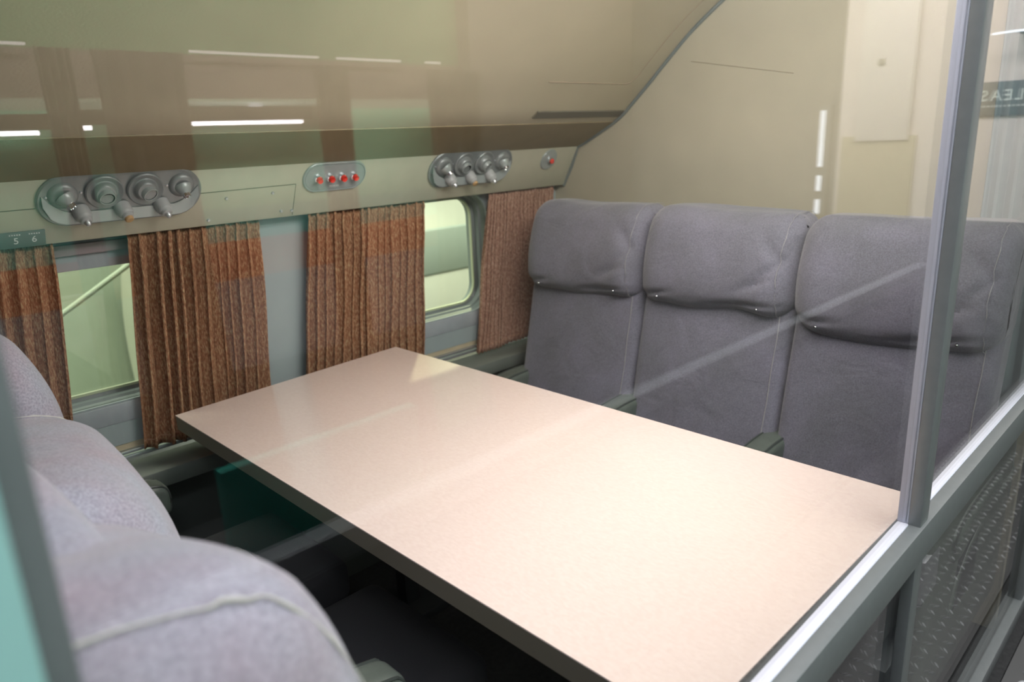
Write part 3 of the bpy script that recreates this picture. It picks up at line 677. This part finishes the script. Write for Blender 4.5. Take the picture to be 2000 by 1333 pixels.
# aisle side panel and chrome ashtray of the right bench
b = rbox(1.70, 0.334, 0.43, 0.33, 0.016, 0.26, 0.014, 12, lambda q: Vector((q.x + 0.0, q.y, q.z)))
sp = obj('side_panel', b, M['arm'], None); sp.parent = rb; sp.matrix_parent_inverse = (Matrix.Translation(rb.location) @ Matrix.Rotation(math.pi, 4, 'Z')).inverted()
b = bmesh.new(); tube(b, [(2.05, 0.320, ZC - 0.86), (1.80, 0.320, ZC - 0.86), (1.66, 0.320, ZC - 0.90), (1.60, 0.320, ZC - 0.94), (1.56, 0.320, ZC - 1.02)], 0.008, 8)
pp = obj('panel_bead', b, M['arm'], None); pp.parent = sp
b = bmesh.new(); bx(b, (1.33, 0.316, ZC - 0.775), (1.455, 0.352, ZC - 0.70), None, 0.014); bx(b, (1.33, 0.3150, ZC - 0.722), (1.45, 0.318, ZC - 0.716), None, 0.001)
ash = obj('ashtray_lid', b, mat('polished_lid', (0.95, 0.95, 1.0), 0.2), None); ash.parent = sp
b = bmesh.new(); bx(b, (1.34, 0.316, ZC - 0.88), (1.43, 0.35, ZC - 0.785), None, 0.008)
a2 = obj('ashtray_body', b, M['alu'], None); a2.parent = sp

# seat belt of the left bench, lying on its window-side cushion
b = bmesh.new(); tube(b, [(0.40, 1.47, 0.47), (0.43, 1.42, 0.498), (0.47, 1.39, 0.492)], 0.009, 8); sbelt = obj('seat_belt', b, M['belt'], None)
b = bmesh.new(); tube(b, [(0.47, 1.39, 0.492), (0.56, 1.36, 0.488)], 0.0065, 8); btong = obj('belt_tongue', b, M['beltmetal'], None)
sbelt.parent = lb; sbelt.location = -Vector(lb.location); btong.parent = sbelt

# ------------------------------------------------------------------ drape at the aisle end of the bulkhead
def drape(name, label, cat, x0, y0, x1, y1, z0, z1, n, amp, m, group=None, bulge=0.0):
    L = Vector((x1 - x0, y1 - y0, 0)); nn = Vector((-L.y, L.x, 0)).normalized(); bm = bmesh.new()
    NU, NV = n * 8, 12
    mid = Vector(((x0 + x1) / 2, (y0 + y1) / 2, z0)); rows = []
    for i in range(NU + 1):
        u = i / NU; row = []
        for j in range(NV + 1):
            v = j / NV; k = 1 + bulge * (1 - v) ** 2 - 0.12 * math.sin(v * 3)
            p = Vector((x0, y0, z0 + (z1 - z0) * v)) + L * (0.5 + (u - 0.5) * k) + nn * amp * math.sin(u * n * 2 * math.pi + v)
            row.append(p - mid)
        rows.append(row)
    grid(bm, rows)
    o = obj(name, bm, m); o.location = mid; sd = o.modifiers.new('thickness', 'SOLIDIFY'); sd.thickness = 0.003
    return tag(o, label, cat, group)
drape('doorway_drape', 'pale grey blue drape hanging behind the right bench at the aisle', 'drape', XB - 0.03, 0.325, XB - 0.045, 0.475, ZC - 0.95, ZC + 0.9, 4, 0.008, M['drape'])

# ------------------------------------------------------------------ display enclosure: frame and clear panes along the aisle
en = thing('display_enclosure', 'grey metal framed clear screen closing the cabin off from the aisle', 'display screen', (1.6, 0.29, 0.0))
eo = Vector(en.location)
def eb(lo, hi, bev=0.0015):
    return box([lo[i] - eo[i] for i in range(3)], [hi[i] - eo[i] for i in range(3)], bev)
ZR = ZC - 0.605
XP0, XP1 = 1.128, 1.164
obj('rail', eb((0.045, 0.276, ZR - 0.062), (3.45, 0.297, ZR)), M['post'], en)
o = obj('lit_bead', eb((0.045, 0.297, ZR - 0.05), (XP0, 0.3135, ZR + 0.001)), M['bead'], en); o['label'] = 'bead on the rail left of the post, its light painted white'
o = obj('lit_bead', eb((XP1, 0.297, ZR - 0.05), (3.45, 0.3135, ZR + 0.001)), M['bead'], en); o['label'] = 'bead on the rail right of the post, its light painted white'
for xa, xb_, za, zb in ((XP0, XP1, 0.0, ZC + 0.9), (2.22, 2.28, 0.0, ZR - 0.062)):
    obj('post', eb((xa, 0.2805, za), (xb_, 0.2985, zb)), M['post'], en)
o = obj('lit_bead', eb((XP0, 0.2985, ZR), (XP0 + 0.02, 0.3145, ZC + 0.9)), M['bead_p'], en); o['label'] = 'bead up the tall post, its light painted pale blue grey'
obj('base_rail', eb((0.045, 0.276, 0.0), (3.45, 0.31, 0.045)), M['post'], en)
obj('head_rail', eb((-0.5, 0.256, ZC + 0.9), (3.45, 0.31, ZC + 0.95)), M['post'], en)
o = obj('post', eb((0.010, 0.285, 0.0), (0.042, 0.31, ZC + 0.9)), M['post'], en); o['label'] = 'blurred near post at the left edge'
o = obj('side_panel', eb((-0.45, 0.268, 0.0), (0.029, 0.2845, ZC - 0.02)), M['teal'], en); o['label'] = 'teal solid panel left of the near post'
for xa, xb_, za, zb in ((0.042, XP0, ZR, ZC + 0.9), (XP1, 3.45, ZR, ZC + 0.9), (0.042, XP0, 0.045, ZR - 0.062), (XP1, 3.45, 0.045, ZR - 0.062)):
    obj('clear_pane', eb((xa, 0.2975, za), (xb_, 0.3025, zb), 0), M['glass'], en, smooth=False)

# ------------------------------------------------------------------ aisle and what stands across it (seen mirrored in the panes)
YO = -2.0
struct('wall_front', box((X0, YO - 0.05, 0), (3.5, YO, ZC + 1.3)), M['bandwall'], smooth=False)
struct('wall_aisle_end_lower', box((3.5, -0.80, 0), (3.55, 0.31, ZC - 0.42)), M['hall'], smooth=False)
struct('wall_aisle_end', box((3.5, -0.80, ZC - 0.42), (3.55, 0.31, ZC + 1.3)), M['endwall'], smooth=False)
struct('wall_aisle_side', box((3.5, -2.05, 0), (3.55, -0.80, ZC + 1.3)), M['hall'], smooth=False)
struct('wall_far_left', box((X0 - 0.05, -2.05, 0), (X0, 0.3, ZC + 1.3)), M['hall'], smooth=False)
struct('wall_cabin_back', box((3.5, 0.31, 0), (3.55, 1.95, ZC + 1.3)), M['bulk'], smooth=False)
struct('ceiling_aisle', box((X0 - 0.05, -2.05, ZC + 1.3), (3.55, 1.95, ZC + 1.35)), M['hall'], smooth=False)
# diamond plate aisle floor: raised lozenges, their highlights painted as a brighter colour
bm = bmesh.new(); bx(bm, (X0, -0.34, 0.0), (3.5, 0.25, 0.006)); n0 = len(bm.faces)
s = 0.037
for i in range(int(3.2 / s)):
    for j in range(int(0.56 / s)):
        x = 0.25 + i * s; y = -0.12 + j * s
        if x > 3.4 or y > 0.235: continue
        a = math.radians(45 if (i + j) % 2 else -45); c_, s_ = math.cos(a), math.sin(a)
        l, wd = 0.0115, 0.0021
        P = [(l, 0), (0, wd), (-l, 0), (0, -wd)]
        base = [bm.verts.new((x + px * c_ - py * s_, y + px * s_ + py * c_, 0.006)) for px, py in P]
        ce = [bm.verts.new((x + px * .5 * c_ - py * .4 * s_, y + px * .5 * s_ + py * .4 * c_, 0.010)) for px, py in P]
        bm.faces.new(ce)
        for k in range(4): bm.faces.new((base[k], base[(k + 1) % 4], ce[(k + 1) % 4], ce[k]))
bm.faces.ensure_lookup_table()
for f in bm.faces[n0:]: f.material_index = 1
o = struct('floor_aisle', bm, [M['tread'], mat('tread_highlight', (0.5, 0.5, 0.53), 0.4)], smooth=False)
# opposite rail, shelf, tubes
tag(obj('opposite_rail', box((X0, -0.40, ZC - 0.66), (3.45, -0.355, ZC - 0.605), 0.003), mat('pale_rail', (0.20, 0.21, 0.24), 0.4)), 'pale metal rail across the aisle, mirrored as a slanting streak over the table', 'rail')
def tube_light(label, xa, xb_, z, m, y=YO + 0.09, r=0.009, group=None, housing=True):
    th = thing('tube_light', label, 'tube light', ((xa + xb_) / 2, y, z), 0, group)
    L = (xb_ - xa) / 2
    b = bmesh.new(); tube(b, [(-L, 0, 0), (L, 0, 0)], r, 10); obj('tube', b, m, th)
    b = bmesh.new(); bx(b, (-L - 0.04, -0.03, r + 0.002), (L + 0.04, 0.01, r + 0.045), None, 0.003); obj('housing', b, M['dkbrown'], th)
    return th
tube_light('bright tube light mirrored high in the glass, right of the dark drapes', 1.02, 1.42, ZC + 0.079, M['tube'], r=0.007)
tube_light('bright tube light mirrored at the far left edge of the glass', 0.25, 0.575, ZC + 0.062, M['tube'], r=0.007)
tube_light('short bright tube light mirrored between two dark drapes', 0.685, 0.715, ZC + 0.073, M['tube'], r=0.007)
for xa, xb_ in ((0.47, 0.60), (1.07, 1.55), (1.63, 1.93), (2.06, 2.14)):
    b = bmesh.new(); tube(b, [(xa, YO + 0.03, ZC + 0.31), (xb_, YO + 0.03, ZC + 0.31)], 0.0045, 8)
    lab = {0.47: 'dim cove light strip mirrored at the left edge', 1.07: 'longest dim cove light strip mirrored at the upper left', 1.63: 'dim cove light strip mirrored above the call panel', 2.06: 'shortest dim cove light strip, rightmost of the mirrored row'}[xa]
    tag(obj('cove_light', b, M['tube_dim']), lab, 'cove light', 'mirrored cove light strips')
tag(obj('wall_shelf', box((0.98, YO + 0.0, ZC + 0.135), (1.62, YO + 0.06, ZC + 0.150), 0.002), M['shelf']), 'narrow pale shelf mirrored above the bright tube light', 'shelf')
tag(obj('white_card', box((1.235, YO + 0.06, ZC + 0.118), (1.285, YO + 0.064, ZC + 0.146)), mat('white_card', (0.95, 0.95, 1.0), 0.5), smooth=False), 'small white card on the mirrored shelf edge', 'card')
tag(obj('teal_partition', box((0.515, -0.83, 0.0), (1.02, -0.80, ZC - 0.64), 0.003), mat('deep_teal', (0.012, 0.24, 0.20), 0.6)), 'deep teal partition mirrored in the glass under the table edge', 'partition')
tag(obj('blocking_panel', box((X0, -0.39, 0.0), (3.45, -0.37, ZC - 0.66), 0.002), mat('near_black_panel', (0.012, 0.012, 0.013), 0.6)), 'added near black panel under the pale rail across the aisle, blocking the reflection below the table edge', 'panel')  # added panel that keeps the reflection below the rail dark
struct('wall_opposite_pier', box((2.27, YO, 0.0), (3.45, YO + 0.08, ZC + 1.3)), mat('grey_brown_pier', (0.10, 0.085, 0.075), 0.7), smooth=False)
# dark drapes opposite
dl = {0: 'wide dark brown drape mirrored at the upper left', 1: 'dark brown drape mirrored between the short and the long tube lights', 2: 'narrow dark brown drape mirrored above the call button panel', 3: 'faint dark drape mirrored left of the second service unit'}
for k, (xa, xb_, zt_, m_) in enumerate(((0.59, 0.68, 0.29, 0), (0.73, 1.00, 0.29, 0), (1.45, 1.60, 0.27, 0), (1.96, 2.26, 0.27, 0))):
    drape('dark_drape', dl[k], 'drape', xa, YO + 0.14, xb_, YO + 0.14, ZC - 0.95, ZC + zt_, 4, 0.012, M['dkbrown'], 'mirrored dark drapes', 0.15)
# end of aisle: pale door panel with a latch, vertical light, sign
dr = bpy.data.objects.new('door_1', None); C.objects.link(dr); dr['kind'] = 'structure'
b = bmesh.new(); bx(b, (3.478, -0.72, ZC - 0.09), (3.5, -0.50, ZC + 0.75), None, 0.003); obj('door_panel', b, M['enddoor'], dr)
obj('latch', box((3.472, -0.645, ZC + 0.225), (3.478, -0.62, ZC + 0.25)), mat('latch_grey', (0.25, 0.23, 0.2), 0.4), dr)
struct('trim_7', box((3.488, -0.78, ZC - 0.42), (3.4999, -0.47, ZC - 0.07)), mat('olive_counter', (0.40, 0.35, 0.24), 0.6), smooth=False)
th = thing('wall_lamp', 'vertical bluish white lamp mirrored in the glass over the bulkhead', 'wall lamp', (3.46, -0.86, ZC - 0.18))
for za, zb in ((-0.235, -0.17), (-0.13, -0.06), (-0.02, 0.23)):
    b = bmesh.new(); tube(b, [(0, 0, za), (0, 0, zb)], 0.012, 8); obj('tube', b, M['tube_v'], th)
obj('lamp_base', box((0.013, -0.03, -0.25), (0.04, 0.03, 0.25), 0.003), M['hall'], th)
th = thing('tube_light', 'thin curved bright tube light mirrored at the top right, above the sign', 'tube light', (3.42, -0.12, ZC + 0.295))
b = bmesh.new(); tube(b, [(0, -0.10, 0.0), (0, -0.04, 0.003), (0, 0.05, 0.003), (0, 0.14, 0.0)], 0.0035, 8); obj('tube', b, M['tube_v'], th)
b = bmesh.new(); bx(b, (0.005, -0.02, -0.004), (0.08, 0.02, 0.004), None, 0.001); obj('bracket', b, M['hall'], th)
sg = thing('sign', 'dark blue grey sign with pale lettering mirrored at the right edge', 'sign', (3.497, -0.15, ZC + 0.058))
obj('board', box((-0.006, -0.19, -0.064), (0.0, 0.19, 0.066), 0.001), M['signblue'], sg)
mt = Matrix(((0, 0, -1), (-1, 0, 0), (0, 1, 0))).to_4x4()
mt.translation = (-0.0065, -0.028, 0.012)
obj('lettering', text_bm('PLEASE', 0.058, mt, 0.0008, bold=0.0006, space=1.27), mat('sign_lettering', (0.60, 0.68, 0.66), 0.5), sg)
b = bmesh.new(); rr = random.Random(3)
y_ = 0.11
while y_ > -0.17:
    wv_ = rr.uniform(0.004, 0.013); bx(b, (-0.0075, y_ - wv_, -0.030), (-0.006, y_, -0.023)); y_ -= wv_ + rr.uniform(0.003, 0.007)
obj('small_print', b, mat('sign_small_print', (0.40, 0.45, 0.44), 0.5), sg)

# ------------------------------------------------------------------ outside the windows
struct('wall_hangar', box((-2.5, 4.95, -1.0), (7.0, 5.05, 4.0)), M['hangar'], smooth=False)
struct('floor_hangar', box((-2.5, 1.97, -1.05), (7.0, 4.95, -1.0)), M['hull'], smooth=False)
bm = bmesh.new(); NX = 24; R_ = 0.95; cyy, czz = 3.9, 0.15
rows = []
for i in range(2):
    rows.append([(1.35 + i * 5.0 if i else 1.35, cyy + R_ * math.cos(2 * math.pi * k / 48), czz + R_ * math.sin(2 * math.pi * k / 48)) for k in range(48)])
vs = grid(bm, rows, closed_v=True); bm.faces.new(vs[0]); bm.faces.new(vs[1]); bmesh.ops.recalc_face_normals(bm, faces=bm.faces)
hu = tag(obj('stored_fuselage', bm, M['hull']), 'pale green rounded hull seen out of the right window', 'aircraft hull')
b = bmesh.new(); bx(b, (2.2, cyy - R_ * 0.86, czz + 0.5), (6.3, cyy - R_ * 0.80, czz + 0.74), None, 0.01); obj('stripe', b, M['hullteal'], hu)
b = bmesh.new(); tube(b, [(0.98, 3.0, 1.5), (0.95, 2.9, 1.15), (1.0, 2.75, 0.95), (1.0, 2.6, 0.70), (0.97, 2.5, 0.45), (0.97, 2.5, -1.0)], [0.02, 0.03, 0.045, 0.05, 0.05, 0.05], 12)
tag(obj('hose', b, M['hose']), 'dull green hanging hose seen through the left window', 'hose')
b = bmesh.new(); tube(b, [(0.5, 2.9, 0.75), (1.0, 2.95, 1.02), (1.5, 3.0, 1.22)], 0.010, 10)
tag(obj('slanting_pipe', b, M['hose']), 'thin slanting pipe seen through the left window', 'pipe')
